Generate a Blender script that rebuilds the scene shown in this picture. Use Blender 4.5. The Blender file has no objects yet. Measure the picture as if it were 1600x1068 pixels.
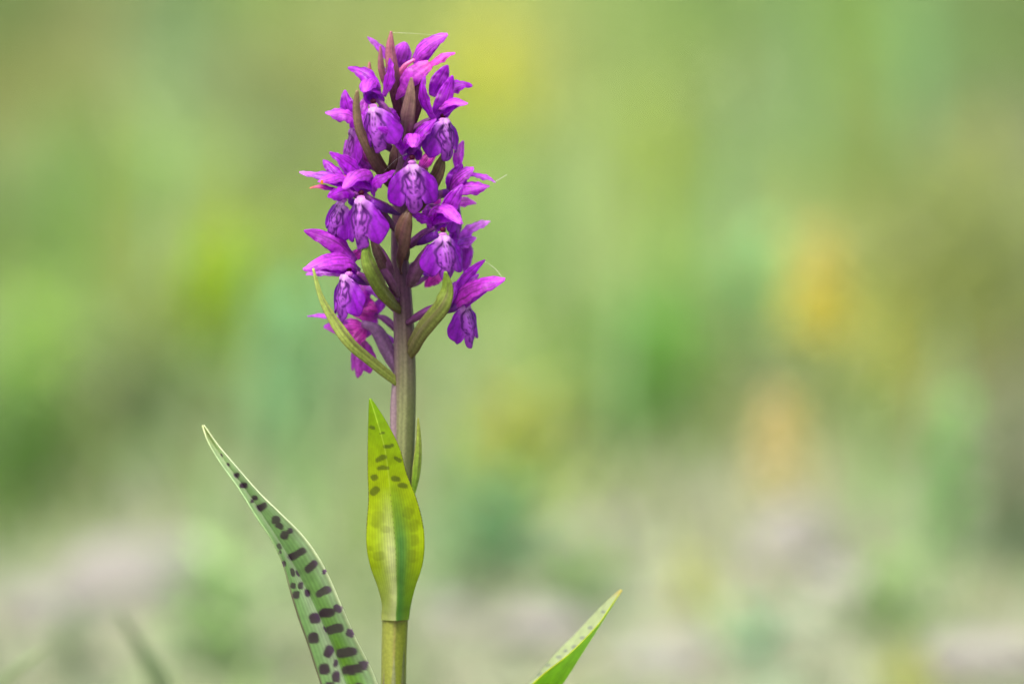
import bpy, math, random
import numpy as np
from mathutils import Vector, Matrix, Euler

random.seed(11)
rng = np.random.default_rng(11)
scene = bpy.context.scene
col = scene.collection
R = math.radians

# ------------------------------------------------------------------ camera
F_MM, DIST, PITCH = 250.0, 1.667, R(3.0)
ZC = 0.119                                   # height of the picture centre on the plant above the ground
fwd = Vector((0, math.cos(PITCH), -math.sin(PITCH)))
upv = Vector((0, math.sin(PITCH), math.cos(PITCH)))
CAM = Vector((0, 0, ZC)) - fwd * DIST
K = 36.0 / F_MM / 1600.0                     # tangent per photograph pixel
cam_d = bpy.data.cameras.new("camera")
cam_d.lens = F_MM; cam_d.sensor_width = 36.0
cam_d.clip_start = 0.02; cam_d.clip_end = 2000.0
cam_d.dof.use_dof = True
cam_d.dof.focus_distance = DIST - 0.011
cam_d.dof.aperture_fstop = 250.0 / 37.0
cam = bpy.data.objects.new("camera", cam_d)
cam.location = CAM
cam.rotation_euler = (math.pi / 2 - PITCH, 0, 0)
col.objects.link(cam)
scene.camera = cam

# ------------------------------------------------------------------ light
SUN_EL, SUN_AZ = R(60), R(-158)             # azimuth from +Y (behind the plant), negative = to the left
sd = Vector((math.sin(SUN_AZ) * math.cos(SUN_EL), math.cos(SUN_AZ) * math.cos(SUN_EL), math.sin(SUN_EL)))
world = bpy.data.worlds.new("World"); scene.world = world; world.use_nodes = True
wn = world.node_tree
bg = wn.nodes["Background"]
sky = wn.nodes.new("ShaderNodeTexSky"); sky.sky_type = 'NISHITA'; sky.sun_disc = False
sky.sun_elevation = SUN_EL; sky.sun_rotation = SUN_AZ
sky.air_density = 0.6; sky.dust_density = 8.0; sky.ozone_density = 0.4
wn.links.new(sky.outputs[0], bg.inputs[0]); bg.inputs[1].default_value = 0.15
sun_d = bpy.data.lights.new("sun", 'SUN'); sun_d.energy = 1.5; sun_d.angle = R(24); sun_d.color = (1.0, 0.95, 0.87)
sun = bpy.data.objects.new("sun", sun_d); sun.rotation_euler = (-sd).to_track_quat('-Z', 'Y').to_euler()
sun.location = sd * 20
col.objects.link(sun)

scene.view_settings.view_transform = 'Standard'
scene.view_settings.look = 'None'
scene.view_settings.gamma = 1.0
scene.view_settings.exposure = 1.0
scene.render.engine = 'CYCLES'
scene.cycles.use_denoising = True
scene.cycles.denoiser = 'OPENIMAGEDENOISE'
scene.cycles.max_bounces = 8
scene.cycles.transmission_bounces = 6

# ------------------------------------------------------------------ helpers
def lin(c):
    c = np.asarray(c, float) / 255.0
    return np.where(c <= 0.04045, c / 12.92, ((c + 0.055) / 1.055) ** 2.4)

def P(px, py, dep=0.0):
    """point on the upright plane dep millimetres behind the plant's axis that photograph pixel (px, py) looks at"""
    d = fwd + Vector((1, 0, 0)) * ((px - 800) * K) + upv * ((534 - py) * K)
    t = (dep / 1000.0 - CAM.y) / d.y
    return CAM + d * t

def hgt(x, y):
    """height of the ground"""
    x = np.asarray(x, float); y = np.asarray(y, float)
    def ss(a, b, v):
        t = np.clip((v - a) / (b - a), 0, 1); return t * t * (3 - 2 * t)
    z = -0.060 * ss(0.03, 0.6, y)
    z = z + 0.105 * np.clip(y - 0.62, 0, None)
    z = z + 0.006 * np.sin(7.1 * x + 1.3) * np.sin(5.3 * y + 0.4) * ss(0.3, 0.9, np.hypot(x + .03, y))
    z = z + 0.03 * np.sin(1.3 * x + .7) * np.sin(1.1 * y + 2.0) * ss(1.5, 5, np.hypot(x, y))
    return z

def ground_at(px, py):
    d = fwd + Vector((1, 0, 0)) * ((px - 800) * K) + upv * ((534 - py) * K)
    t = 1.9
    while t < 60:
        p = CAM + d * t
        if p.z < float(hgt(p.x, p.y)): return p
        t += 0.01
    return CAM + d * t

def spline(pts, n):
    """Catmull-Rom through pts (array k x d), n samples"""
    p = np.asarray(pts, float)
    k = len(p)
    if k == 2:
        t = np.linspace(0, 1, n)[:, None]
        return p[0] * (1 - t) + p[1] * t
    q = np.vstack([2 * p[0] - p[1], p, 2 * p[-1] - p[-2]])
    u = np.linspace(0, k - 1, n); i = np.minimum(u.astype(int), k - 2); f = (u - i)[:, None]
    a, b, c, d = q[i], q[i + 1], q[i + 2], q[i + 3]
    return 0.5 * (2 * b + (c - a) * f + (2 * a - 5 * b + 4 * c - d) * f ** 2 + (3 * b - a - 3 * c + d) * f ** 3)

def make_mesh(name, verts, faces, cols=None, smooth=True):
    me = bpy.data.meshes.new(name)
    verts = np.asarray(verts, np.float32); faces = np.asarray(faces, np.int32)
    nf, k = faces.shape
    me.vertices.add(len(verts)); me.vertices.foreach_set('co', verts.ravel())
    me.loops.add(nf * k); me.loops.foreach_set('vertex_index', faces.ravel())
    me.polygons.add(nf)
    me.polygons.foreach_set('loop_start', np.arange(0, nf * k, k, dtype=np.int32))
    me.polygons.foreach_set('loop_total', np.full(nf, k, np.int32))
    if smooth: me.polygons.foreach_set('use_smooth', np.ones(nf, bool))
    if cols is not None:
        a = me.color_attributes.new('Col', 'FLOAT_COLOR', 'POINT')
        c = np.ones((len(verts), 4), np.float32); c[:, :3] = np.clip(cols, 0, 1)
        a.data.foreach_set('color', c.ravel())
    me.update(calc_edges=True); me.validate()
    return me

def obj(name, me, mat, parent=None, thick=None):
    o = bpy.data.objects.new(name, me); col.objects.link(o)
    if mat is not None and not me.materials: me.materials.append(mat)
    if parent is not None:
        o.parent = parent
        o.matrix_parent_inverse = parent_world(parent).inverted()
    if thick:
        m = o.modifiers.new('thickness', 'SOLIDIFY'); m.thickness = thick; m.offset = 0
    return o

def parent_world(o):
    if o.parent is None: return o.matrix_basis.copy()
    return parent_world(o.parent) @ o.matrix_parent_inverse @ o.matrix_basis

def tag(o, label, cat, group=None, kind=None):
    if label: o['label'] = label
    if cat: o['category'] = cat
    if group: o['group'] = group
    if kind: o['kind'] = kind
    return o

def empty(name, loc, label, cat, group=None):
    o = bpy.data.objects.new(name, None); o.location = loc; o.empty_display_size = 0.01
    col.objects.link(o)
    return tag(o, label, cat, group)

def grid_faces(nu, nv, wrap=False):
    """faces of a grid with nu rows of nv"""
    i = np.arange(nu - 1)[:, None]; j = np.arange(nv if wrap else nv - 1)[None, :]
    a = i * nv + j; b = i * nv + (j + 1) % nv
    return np.stack([a, b, b + nv, a + nv], -1).reshape(-1, 4)

def frames(c, hint):
    """tangent, side, normal along curve c, the normal kept near hint (one vector or one per row)"""
    T = np.gradient(c, axis=0); T /= np.linalg.norm(T, axis=1)[:, None] + 1e-12
    h = np.broadcast_to(np.asarray(hint, float), c.shape)
    N = h - (h * T).sum(1)[:, None] * T
    N /= np.linalg.norm(N, axis=1)[:, None] + 1e-12
    return T, np.cross(T, N), N

def tube(pts, radii, ns=14, nl=40, ribs=0, ribd=0.0, cfn=None, squash=1.0):
    pts = np.array([list(p) for p in pts])
    c = spline(pts, nl)
    r = np.interp(np.linspace(0, 1, nl), np.linspace(0, 1, len(radii)), radii)
    T, S, N = frames(c, (0, -1, 0.15))
    th = np.linspace(0, 2 * math.pi, ns, endpoint=False)
    rr = 1 + ribd * np.cos(ribs * th)
    v = c[:, None, :] + r[:, None, None] * rr[None, :, None] * (np.cos(th)[None, :, None] * N[:, None, :] * squash + np.sin(th)[None, :, None] * S[:, None, :])
    f = grid_faces(nl, ns, True)
    V = v.reshape(-1, 3)
    # close the ends
    n0 = len(V); V = np.vstack([V, c[0], c[-1]])
    j = np.arange(ns)
    caps = np.vstack([np.stack([np.full(ns, n0), (j + 1) % ns, j, j], 1), np.stack([np.full(ns, n0 + 1), (nl - 1) * ns + j, (nl - 1) * ns + (j + 1) % ns, (nl - 1) * ns + (j + 1) % ns], 1)])
    t = np.repeat(np.linspace(0, 1, nl), ns); a = np.tile(th, nl)
    t = np.append(t, [0, 1]); a = np.append(a, [0, 0])
    cols = cfn(t, a, V) if cfn is not None else None
    tri = np.vstack([caps[:, :3]])
    # as one array of quads: caps use a doubled last corner, so split quads into triangles instead
    q = np.vstack([f[:, [0, 1, 2]], f[:, [0, 2, 3]], tri])
    return V, q, cols

LANCE = [0.34, 0.64, 0.88, 1.0, 0.99, 0.89, 0.72, 0.53, 0.33, 0.08]
OVATE = [0.45, 0.85, 1.0, 1.0, 0.92, 0.8, 0.64, 0.46, 0.26, 0.04]
HOODP = [0.62, 0.82, 0.95, 1.0, 1.0, 0.97, 0.88, 0.72, 0.48, 0.12]
BRACT = [0.72, 0.95, 1.0, 0.98, 0.92, 0.82, 0.68, 0.50, 0.30, 0.06]

def ribbon(pts, width, prof, hint, cup=40, nu=26, nv=13, ripple=0.0, fold=0.0, cfn=None, twist=0.0, groove=0.0):
    """a blade along pts; width in metres; cup = arc of the cross-section in degrees, convex towards hint"""
    pts = np.array([list(p) for p in pts]); c = spline(pts, nu)
    t = np.linspace(0, 1, nu); w = np.interp(t, np.linspace(0, 1, len(prof)), prof) * width / 2
    T, S, N = frames(c, hint)
    if twist:
        a = R(twist) * t
        S, N = S * np.cos(a)[:, None] + N * np.sin(a)[:, None], N * np.cos(a)[:, None] - S * np.sin(a)[:, None]
    s = np.linspace(-1, 1, nv)
    ca = R(max(abs(cup), 1.0)) / 2 * (1 if cup >= 0 else -1)
    side = np.sin(s * ca) / ca
    nor = -(1 - np.cos(s * ca)) / ca - fold * np.abs(s)
    if groove: nor = nor - groove * np.exp(-(s / .16) ** 2) + .022 * np.cos(s * 15)
    ph = rng.uniform(0, 6.28)
    rip = ripple * (np.sin(t[:, None] * 13 + ph + 1.5 * np.sign(s)[None, :]) + .6 * np.sin(t[:, None] * 31 + 2 * ph + 2.3 * np.sign(s)[None, :])) * np.abs(s)[None, :] ** 2
    if ripple > .05: side = side * (1 + .16 * math.sin(3 * ph) * np.sign(s))
    v = c[:, None, :] + w[:, None, None] * (side[None, :, None] * S[:, None, :] + (nor[None, :] + rip)[:, :, None] * N[:, None, :])
    V = v.reshape(-1, 3)
    cols = cfn(np.repeat(t, nv), np.tile(s, nu), V) if cfn is not None else None
    return V, grid_faces(nu, nv), cols

PXM = DIST * K                                # metres per photograph pixel at the plant

# ------------------------------------------------------------------ materials
def new_mat(name):
    m = bpy.data.materials.new(name); m.use_nodes = True
    nt = m.node_tree
    return m, nt, nt.nodes, nt.links, nt.nodes['Principled BSDF'], nt.nodes['Material Output']

def blade_mat(name, rough=0.45, trans=0.35, tsat=1.15, tval=1.35, noise=900, namp=0.18, bump=0.15, bscale=5000, coat=0.0, spec=0.4):
    m, nt, N, L, b, out = new_mat(name)
    at = N.new('ShaderNodeAttribute'); at.attribute_name = 'Col'
    tc = N.new('ShaderNodeTexCoord')
    nz = N.new('ShaderNodeTexNoise'); nz.inputs['Scale'].default_value = noise; nz.inputs['Detail'].default_value = 3
    L.new(tc.outputs['Object'], nz.inputs['Vector'])
    mr = N.new('ShaderNodeMapRange'); mr.inputs[3].default_value = 1 - namp; mr.inputs[4].default_value = 1 + namp
    mr.inputs[1].default_value = 0.25; mr.inputs[2].default_value = 0.75
    L.new(nz.outputs['Fac'], mr.inputs[0])
    hs = N.new('ShaderNodeHueSaturation'); L.new(at.outputs['Color'], hs.inputs['Color']); L.new(mr.outputs[0], hs.inputs['Value'])
    L.new(hs.outputs[0], b.inputs['Base Color'])
    b.inputs['Roughness'].default_value = rough; b.inputs['Specular IOR Level'].default_value = spec
    b.inputs['Coat Weight'].default_value = coat; b.inputs['Coat Roughness'].default_value = 0.3
    if bump:
        n2 = N.new('ShaderNodeTexNoise'); n2.inputs['Scale'].default_value = bscale; n2.inputs['Detail'].default_value = 2
        L.new(tc.outputs['Object'], n2.inputs['Vector'])
        bp = N.new('ShaderNodeBump'); bp.inputs['Strength'].default_value = bump; bp.inputs['Distance'].default_value = 0.0002
        L.new(n2.outputs['Fac'], bp.inputs['Height']); L.new(bp.outputs[0], b.inputs['Normal'])
    if trans:
        h2 = N.new('ShaderNodeHueSaturation'); h2.inputs['Saturation'].default_value = tsat; h2.inputs['Value'].default_value = tval
        L.new(hs.outputs[0], h2.inputs['Color'])
        tr = N.new('ShaderNodeBsdfTranslucent'); L.new(h2.outputs[0], tr.inputs['Color'])
        mx = N.new('ShaderNodeMixShader'); mx.inputs[0].default_value = trans
        L.new(b.outputs[0], mx.inputs[1]); L.new(tr.outputs[0], mx.inputs[2]); L.new(mx.outputs[0], out.inputs['Surface'])
    return m

M_PETAL = blade_mat('petal', rough=0.38, trans=0.6, tsat=1.0, tval=1.5, noise=900, namp=0.34, bump=0.6, bscale=2600, spec=0.5)
M_LIP = blade_mat('lip', rough=0.5, trans=0.35, tsat=1.0, tval=1.4, noise=900, namp=0.26, bump=0.5, bscale=5000, spec=0.3)
M_BRACT = blade_mat('bract', rough=0.42, trans=0.3, noise=1200, namp=0.28, bump=0.4, bscale=3000, spec=0.4)
M_STEM = blade_mat('stem', rough=0.45, trans=0.0, noise=1500, namp=0.2, bump=0.25, bscale=3500, spec=0.35)
M_LEAF = blade_mat('spotted_leaf', coat=.5, rough=0.36, trans=0.3, tsat=1.1, tval=1.3, noise=500, namp=0.12, bump=0.12, bscale=3000, spec=0.55)
M_THIN = blade_mat('backlit_leaf', rough=0.4, trans=0.55, tsat=1.1, tval=1.5, noise=500, namp=0.14, bump=0.12, bscale=3000, spec=0.45)
M_GRASS = blade_mat('grass', rough=0.5, trans=0.4, tsat=1.05, tval=1.3, noise=60, namp=0.2, bump=0)
M_YELLOW = blade_mat('yellow_petal', rough=0.5, trans=0.35, noise=200, namp=0.15, bump=0)

def ground_mat():
    m, nt, N, L, b, out = new_mat('stony_ground')
    tc = N.new('ShaderNodeTexCoord')
    n1 = N.new('ShaderNodeTexNoise'); n1.inputs['Scale'].default_value = 3.0; n1.inputs['Detail'].default_value = 6
    n2 = N.new('ShaderNodeTexNoise'); n2.inputs['Scale'].default_value = 60; n2.inputs['Detail'].default_value = 5
    vo = N.new('ShaderNodeTexVoronoi'); vo.inputs['Scale'].default_value = 45
    for n in (n1, n2, vo): L.new(tc.outputs['Object'], n.inputs['Vector'])
    cr = N.new('ShaderNodeValToRGB')
    e = cr.color_ramp.elements
    e[0].position = 0.35; e[0].color = (*lin((112, 128, 88)), 1)
    e[1].position = 0.62; e[1].color = (*lin((150, 154, 132)), 1)
    L.new(n1.outputs['Fac'], cr.inputs[0])
    mx = N.new('ShaderNodeMix'); mx.data_type = 'RGBA'; mx.blend_type = 'MULTIPLY'; mx.inputs[0].default_value = 0.5
    L.new(cr.outputs[0], mx.inputs[6]); L.new(n2.outputs['Color'], mx.inputs[7])
    L.new(mx.outputs[2], b.inputs['Base Color']); b.inputs['Roughness'].default_value = 0.9
    bp = N.new('ShaderNodeBump'); bp.inputs['Strength'].default_value = 0.6; bp.inputs['Distance'].default_value = 0.01
    L.new(vo.outputs['Distance'], bp.inputs['Height']); L.new(bp.outputs[0], b.inputs['Normal'])
    return m

def rock_mat():
    m, nt, N, L, b, out = new_mat('pale_limestone')
    tc = N.new('ShaderNodeTexCoord')
    n1 = N.new('ShaderNodeTexNoise'); n1.inputs['Scale'].default_value = 25; n1.inputs['Detail'].default_value = 8
    L.new(tc.outputs['Object'], n1.inputs['Vector'])
    cr = N.new('ShaderNodeValToRGB'); e = cr.color_ramp.elements
    e[0].position = 0.3; e[0].color = (*lin((112, 114, 108)), 1); e[1].position = 0.7; e[1].color = (*lin((140, 139, 136)), 1)
    L.new(n1.outputs['Fac'], cr.inputs[0]); L.new(cr.outputs[0], b.inputs['Base Color']); b.inputs['Roughness'].default_value = 0.85
    bp = N.new('ShaderNodeBump'); bp.inputs['Strength'].default_value = 0.5; bp.inputs['Distance'].default_value = 0.004
    L.new(n1.outputs['Fac'], bp.inputs['Height']); L.new(bp.outputs[0], b.inputs['Normal'])
    return m
M_GROUND, M_ROCK = ground_mat(), rock_mat()

# ------------------------------------------------------------------ ground
def axis(vals):
    return np.array(sorted(set(np.round(vals, 4))))
gx = axis(np.concatenate([np.linspace(-3, 3, 121), np.sign(np.linspace(-1, 1, 60)) * 3 * (100 ** np.abs(np.linspace(-1, 1, 60)))]))
gy = axis(np.concatenate([np.linspace(-2.5, 7.5, 181), -2.5 - np.geomspace(0.2, 150, 18), 7.5 + np.geomspace(0.2, 500, 40)]))
X, Y = np.meshgrid(gx, gy); Z = hgt(X, Y)
g = obj('ground', make_mesh('ground', np.stack([X, Y, Z], -1).reshape(-1, 3), grid_faces(len(gy), len(gx))), M_GROUND)
tag(g, 'stony pale soil of a rising meadow under the grass', 'ground', kind='structure')

GRASS_GAIN = np.array([.82, .84, .84])
# ------------------------------------------------------------------ background vegetation colours: clumps with a place on the slope
# rows of clumps down the slope: height at which they are seen, then (where along the row, leaf colour)
ROWS = {
    35: '30 112135075 130 150160100 260 130160110 400 145170095 520 160175110 640 160178105 760 178190105 820 180190110 900 155178110 1000 150178100 1130 130160090 1220 135165105 1310 135165075 1430 135170105 1580 120145085',
    110: '60 140150085 150 150160100 250 140170120 350 148160110 480 155165095 640 165180100 760 192200092 810 200200105 900 158175105 960 158182120 1060 150172095 1180 140162110 1310 135162075 1430 135170110 1560 125150085',
    195: '30 148160098 150 145165095 250 150178112 350 150170115 450 125145088 620 155175095 760 176196088 830 170190115 900 155178108 1010 172196090 1120 138162105 1200 138165105 1350 145170100 1450 145158100 1580 140150110',
    280: '30 138165100 90 120155095 200 160187090 300 148180100 400 150180115 460 140155095 620 150172095 760 152185090 840 165190130 900 155180110 1030 162187082 1150 138165100 1300 145175095 1400 145160090 1500 148158108 1590 155170110',
    365: '30 120150080 120 113155072 200 148168095 270 155165100 360 172192078 460 140165090 620 142168095 780 145178095 820 145178115 920 155178105 1050 160188105 1180 145172110 1290 165180110 1380 160170105 1450 130150080 1580 155170105',
    435: '30 130155080 120 125165072 240 160165098 360 168192050 440 135165085 620 140168095 780 145175095 830 150180120 950 155178110 1050 155185105 1180 170185130 1290 170182100 1400 135148085 1500 130145085 1590 130145090',
    505: '50 150180110 150 150180110 260 158168095 360 150178050 470 130165110 620 140168105 780 145170100 850 155185100 950 140172105 1070 140178105 1180 170185130 1260 165180105 1340 165182092 1420 145155085 1530 135150075',
    575: '80 166192120 180 150170110 260 132160105 340 128155080 450 135170120 620 145170115 780 150175115 830 155182095 950 130168082 1060 123165070 1180 140155110 1250 140155110 1350 165180092 1400 165172088 1450 135148085 1580 145150110',
    640: '30 120152090 80 138163078 160 123138082 240 112148095 340 140155095 450 140170125 600 150170120 700 165172130 830 140165090 950 140165105 1060 123158072 1170 150155100 1320 155175110 1400 162168100 1560 155160125',
    700: '20 100142050 120 128145082 230 112148092 330 150160115 450 145175125 600 150172115 700 165175110 810 162186080 950 145170115 1060 130155095 1300 158160115 1360 155180125 1480 160170130 1590 145150125',
    765: '20 100140055 120 125145085 230 130150095 350 150172115 450 145175120 600 146171108 700 145170110 830 165185100 950 160172120 1080 158165135 1330 150165120 1400 160185130 1500 150170130 1590 145145115',
    830: '20 100130065 110 122150090 300 155180110 390 135175120 530 148172105 700 133168113 810 130172120 900 160180110 1330 172175148 1450 150175125 1560 135160125',
    900: '30 148158115 330 158180115 390 155188140 540 150175110 720 142168122 820 155172130 1010 172198168 1100 170180095 1430 155180130 1580 145160115',
    970: '40 142154130 300 172194150 380 160190145 560 150165120 760 165170145 1120 155180140 1230 172188160 1450 160185130 1580 160176108',
    1040: '40 150160125 140 155170140 310 170190140 370 160190118 560 150168120 1180 155180145 1320 160170140 1400 176186105 1590 170180150',
}
CL = []
for py, row in ROWS.items():
    q = [int(v, 10) for v in row.split()]
    for px, c in zip(q[::2], q[1::2]):
        sh = 62
        p = ground_at(px, py + sh); pa, pb = ground_at(px, py + sh - 38), ground_at(px, py + sh + 38)
        CL.append((p.x, p.y, .0058 * (p.y + 1.667), max(.02, (pa.y - pb.y) * .5), lin((c // 1000000, c // 1000 % 1000, c % 1000)) * GRASS_GAIN))

MEANC = np.mean([c[4] for c in CL], axis=0)
CL = [(a, b, c, d, np.clip(MEANC + 1.1 * (e - MEANC), .015, .9)) for a, b, c, d, e in CL]

def grass_colours(x, y, n):
    base = np.array([lin((140, 165, 95)), lin((150, 172, 105)), lin((130, 165, 110)), lin((160, 165, 105)), lin((165, 160, 120))]) * GRASS_GAIN
    k = rng.choice(5, n, p=[.34, .26, .2, .14, .06])
    c = base[k]
    W = np.full(n, 1e-3); acc = c * 1e-3
    for cx, cy, rx, ry, cc in CL:
        w = np.exp(-(((x - cx) / rx) ** 2 + ((y - cy) / ry) ** 2))
        W += w; acc += w[:, None] * cc
    c = acc / W[:, None]
    return c * rng.uniform(.75, 1.25, n)[:, None]

def grass_patch(name, label, x, y, h, w, lean):
    n = len(x); z = hgt(x, y) - 0.004
    a = rng.uniform(0, 6.283, n); b = rng.uniform(0, 6.283, n)
    sx, sy = np.cos(a) * w / 2, np.sin(a) * w / 2
    lx, ly = np.cos(b) * lean * h, np.sin(b) * lean * h
    V = np.zeros((n, 7, 3)); C = grass_colours(x, y, n)
    for i, (t, ww) in enumerate(((0, .8), (.4, 1), (.75, .7))):
        for j, s in enumerate((-1, 1)):
            V[:, i * 2 + j, 0] = x + lx * t ** 2 + s * sx * ww
            V[:, i * 2 + j, 1] = y + ly * t ** 2 + s * sy * ww
            V[:, i * 2 + j, 2] = z + h * (t - .25 * lean * t ** 2)
    V[:, 6, 0] = x + lx; V[:, 6, 1] = y + ly; V[:, 6, 2] = z + h * (1 - .25 * lean)
    o = np.arange(n)[:, None] * 7
    tris = np.concatenate([o + np.array([[0, 1, 3]]), o + np.array([[0, 3, 2]]), o + np.array([[2, 3, 5]]), o + np.array([[2, 5, 4]]), o + np.array([[4, 5, 6]])])
    cols = np.repeat(C, 7, axis=0)
    g = obj(name, make_mesh(name, V.reshape(-1, 3), tris, cols), M_GRASS)
    return tag(g, label, 'grass', kind='stuff')

def cover(x, y):
    """where the turf is closed (1) and where stones show (0)"""
    v = np.clip((y - 0.75) / 0.7, 0, 1)
    v = v * .45 + .70 + 0.18 * np.sin(9 * x + 2.0) * np.sin(6 * y + .5)
    for px, py, r in ((170, 900, .07), (230, 960, .05), (850, 1010, .05), (1060, 1030, .04), (1240, 850, .05), (1530, 1040, .04)):
        p = ground_at(px, py)
        v = v - .8 * np.exp(-(((x - p.x) / r) ** 2 + ((y - p.y) / (r * 1.8)) ** 2))
    return np.clip(v, 0.04, 1)

def scatter(n, x0, x1, y0, y1):
    x = rng.uniform(x0, x1, n); y = rng.uniform(y0, y1, n)
    k = rng.uniform(0, 1, n) < cover(x, y)
    return x[k], y[k]

x, y = scatter(95000, -1.7, 1.7, .42, 4.2)
grass_patch('meadow_grass', 'fine green meadow grass covering the slope behind the orchid', x, y, rng.uniform(.018, .05, len(x)) * np.clip(.45 + (y - .4) * .8, .3, 1.3), rng.uniform(.0022, .005, len(x)), rng.uniform(.2, 1.1, len(x)))
x, y = scatter(42000, -4, 4, 4.2, 13)
grass_patch('upper_meadow_grass', 'coarse grass higher up the meadow slope', x, y, rng.uniform(.04, .12, len(x)), rng.uniform(.006, .014, len(x)), rng.uniform(.2, 1.0, len(x)))
x = rng.uniform(-1.6, 1.6, 16000); y = rng.uniform(-1.5, .42, 16000)
k = (np.hypot(x + .03, y) > .03) & ~((np.abs(x) < .25) & (y < -.7))
x, y = x[k], y[k]
hh = rng.uniform(.010, .032, len(x)) * np.where(y > 0, .62 - .5 * np.clip(y, 0, .42), 1)
grass_patch('foreground_turf', 'short turf round the foot of the orchid', x, y, hh, rng.uniform(.0015, .003, len(x)), rng.uniform(.3, 1.1, len(x)))

# ------------------------------------------------------------------ stones
def ico(sub):
    import bmesh
    bm = bmesh.new(); bmesh.ops.create_icosphere(bm, subdivisions=sub, radius=1.0)
    v = np.array([tuple(a.co) for a in bm.verts]); f = np.array([[a.index for a in q.verts] for q in bm.faces]); bm.free()
    return v, f
ICO = ico(4)
def stone(px, py, w, h, label, tilt=0):
    p = ground_at(px, py); v, f = ICO
    d = np.zeros(len(v))
    for k in range(9):
        n = rng.normal(size=3); n /= np.linalg.norm(n); s = v @ n
        d -= .30 * np.clip(s - rng.uniform(.55, .8), 0, None)
    d += .03 * np.sin(5 * v[:, 0] + rng.uniform(0, 6)) * np.sin(6 * v[:, 1] + 1) + .015 * np.sin(17 * v[:, 0]) * np.sin(15 * v[:, 2] + v[:, 1] * 9)
    q = v * (1 + d)[:, None] * np.array([w / 2, w / 2 * rng.uniform(.6, .9), h / 2])
    M = np.array(Euler((R(rng.uniform(-8, 8)), R(tilt), R(rng.uniform(0, 50)))).to_matrix())
    q = q @ M.T
    o = obj('stone', make_mesh('stone', q, f), M_ROCK)
    o.location = (p.x, p.y + w * .3, float(hgt(p.x, p.y + w * .3)) + h * .14)
    return tag(o, label, 'stone', 'pale stones lying among the meadow grass')
stone(185, 972, .058, .046, 'broad pale grey stone lying beyond the tip of the spotted leaf')
stone(275, 915, .03, .026, 'small pale stone beside the broad grey stone')
stone(60, 985, .04, .02, 'low grey stone half sunk in turf in front of the broad stone', 8)
stone(845, 1016, .046, .02, 'flat pale stone in the gap between the stem and the lone leaf tip')
stone(1045, 1062, .04, .018, 'pinkish pale stone just beyond the lone right-hand leaf tip', -6)
stone(960, 862, .04, .018, 'pale stone in the grass behind the lone leaf tip')
stone(1232, 912, .040, .044, 'brightest whitish stone at the foot of the orange-yellow flower spike', 10)
stone(1320, 935, .04, .016, 'grey stone beside the brightest whitish stone')
stone(1545, 1066, .055, .022, 'low mauve-grey stone at the yellow-green tuft', 5)
stone(700, 990, .03, .016, 'small grey stone close behind the orchid stem')

# ------------------------------------------------------------------ background herbs and flowers
def flatcol(c, jit=.15):
    c = lin(c)
    return lambda t, s, V: np.tile(c, (len(V), 1)) * (1 + jit * (np.sin(7 * t) * .5 + .5 * np.sin(11 * s + 3 * t)))[:, None]

def wild_flower(px, py, height, head_len, head_w, cols_, label, lean=0.0, nfl=26, leafc=(110, 150, 60), name='yellow_wildflower'):
    """upright herb with a dense spike of lipped florets; foot on the ground at (px, py)"""
    p = ground_at(px, py); base = Vector((p.x, p.y, float(hgt(p.x, p.y)) - .003))
    root = empty(name, base, label, 'flower', 'yellow flowers on the slope')
    top = base + Vector((lean * height, 0, height))
    mid = base.lerp(top, .5) + Vector((-lean * height * .15, 0, 0))
    obj('stem', make_mesh('stem', *tube([base, mid, top], [.0018, .0016, .001], 8, 14, cfn=lambda t, a, V: np.tile(lin(leafc), (len(V), 1)))), M_GRASS, root)
    for k in range(6):
        f = .12 + .1 * k; a = k * 2.4 + rng.uniform(-.3, .3); q = base.lerp(top, f)
        d = Vector((math.cos(a), math.sin(a), .7)); L_ = height * .22
        obj('leaf', make_mesh('leaf', *ribbon([q, q + d * L_ * .5, q + d * L_ * .9 + Vector((0, 0, -L_ * .15))], L_ * .3, LANCE, (-d.x, -d.y, 2), 40, 10, 5, cfn=flatcol(leafc))), M_GRASS, root)
    Vs, Fs, Cs, n0 = [], [], [], 0
    for k in range(nfl):
        f = k / (nfl - 1); a = k * 2.399; q = top - Vector((lean, 0, 1)) * head_len * (1 - f)
        r = head_w * .5 * (1 - .55 * f)
        d = Vector((math.cos(a), math.sin(a), 0))
        cc = np.asarray(cols_[0], float) * (1 - f) + np.asarray(cols_[1], float) * f
        v, fc, c = ribbon([q, q + d * r * .6 + Vector((0, 0, r * .35)), q + d * r + Vector((0, 0, r * .1))], r * .8, OVATE, (0, 0, 1), 120, 8, 7, cfn=flatcol(cc, .08))
        Vs.append(v); Fs.append(fc + n0); Cs.append(c); n0 += len(v)
    obj('flower_spike', make_mesh('flower_spike', np.vstack(Vs), np.vstack(Fs), np.vstack(Cs)), M_YELLOW, root)
    return root

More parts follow.
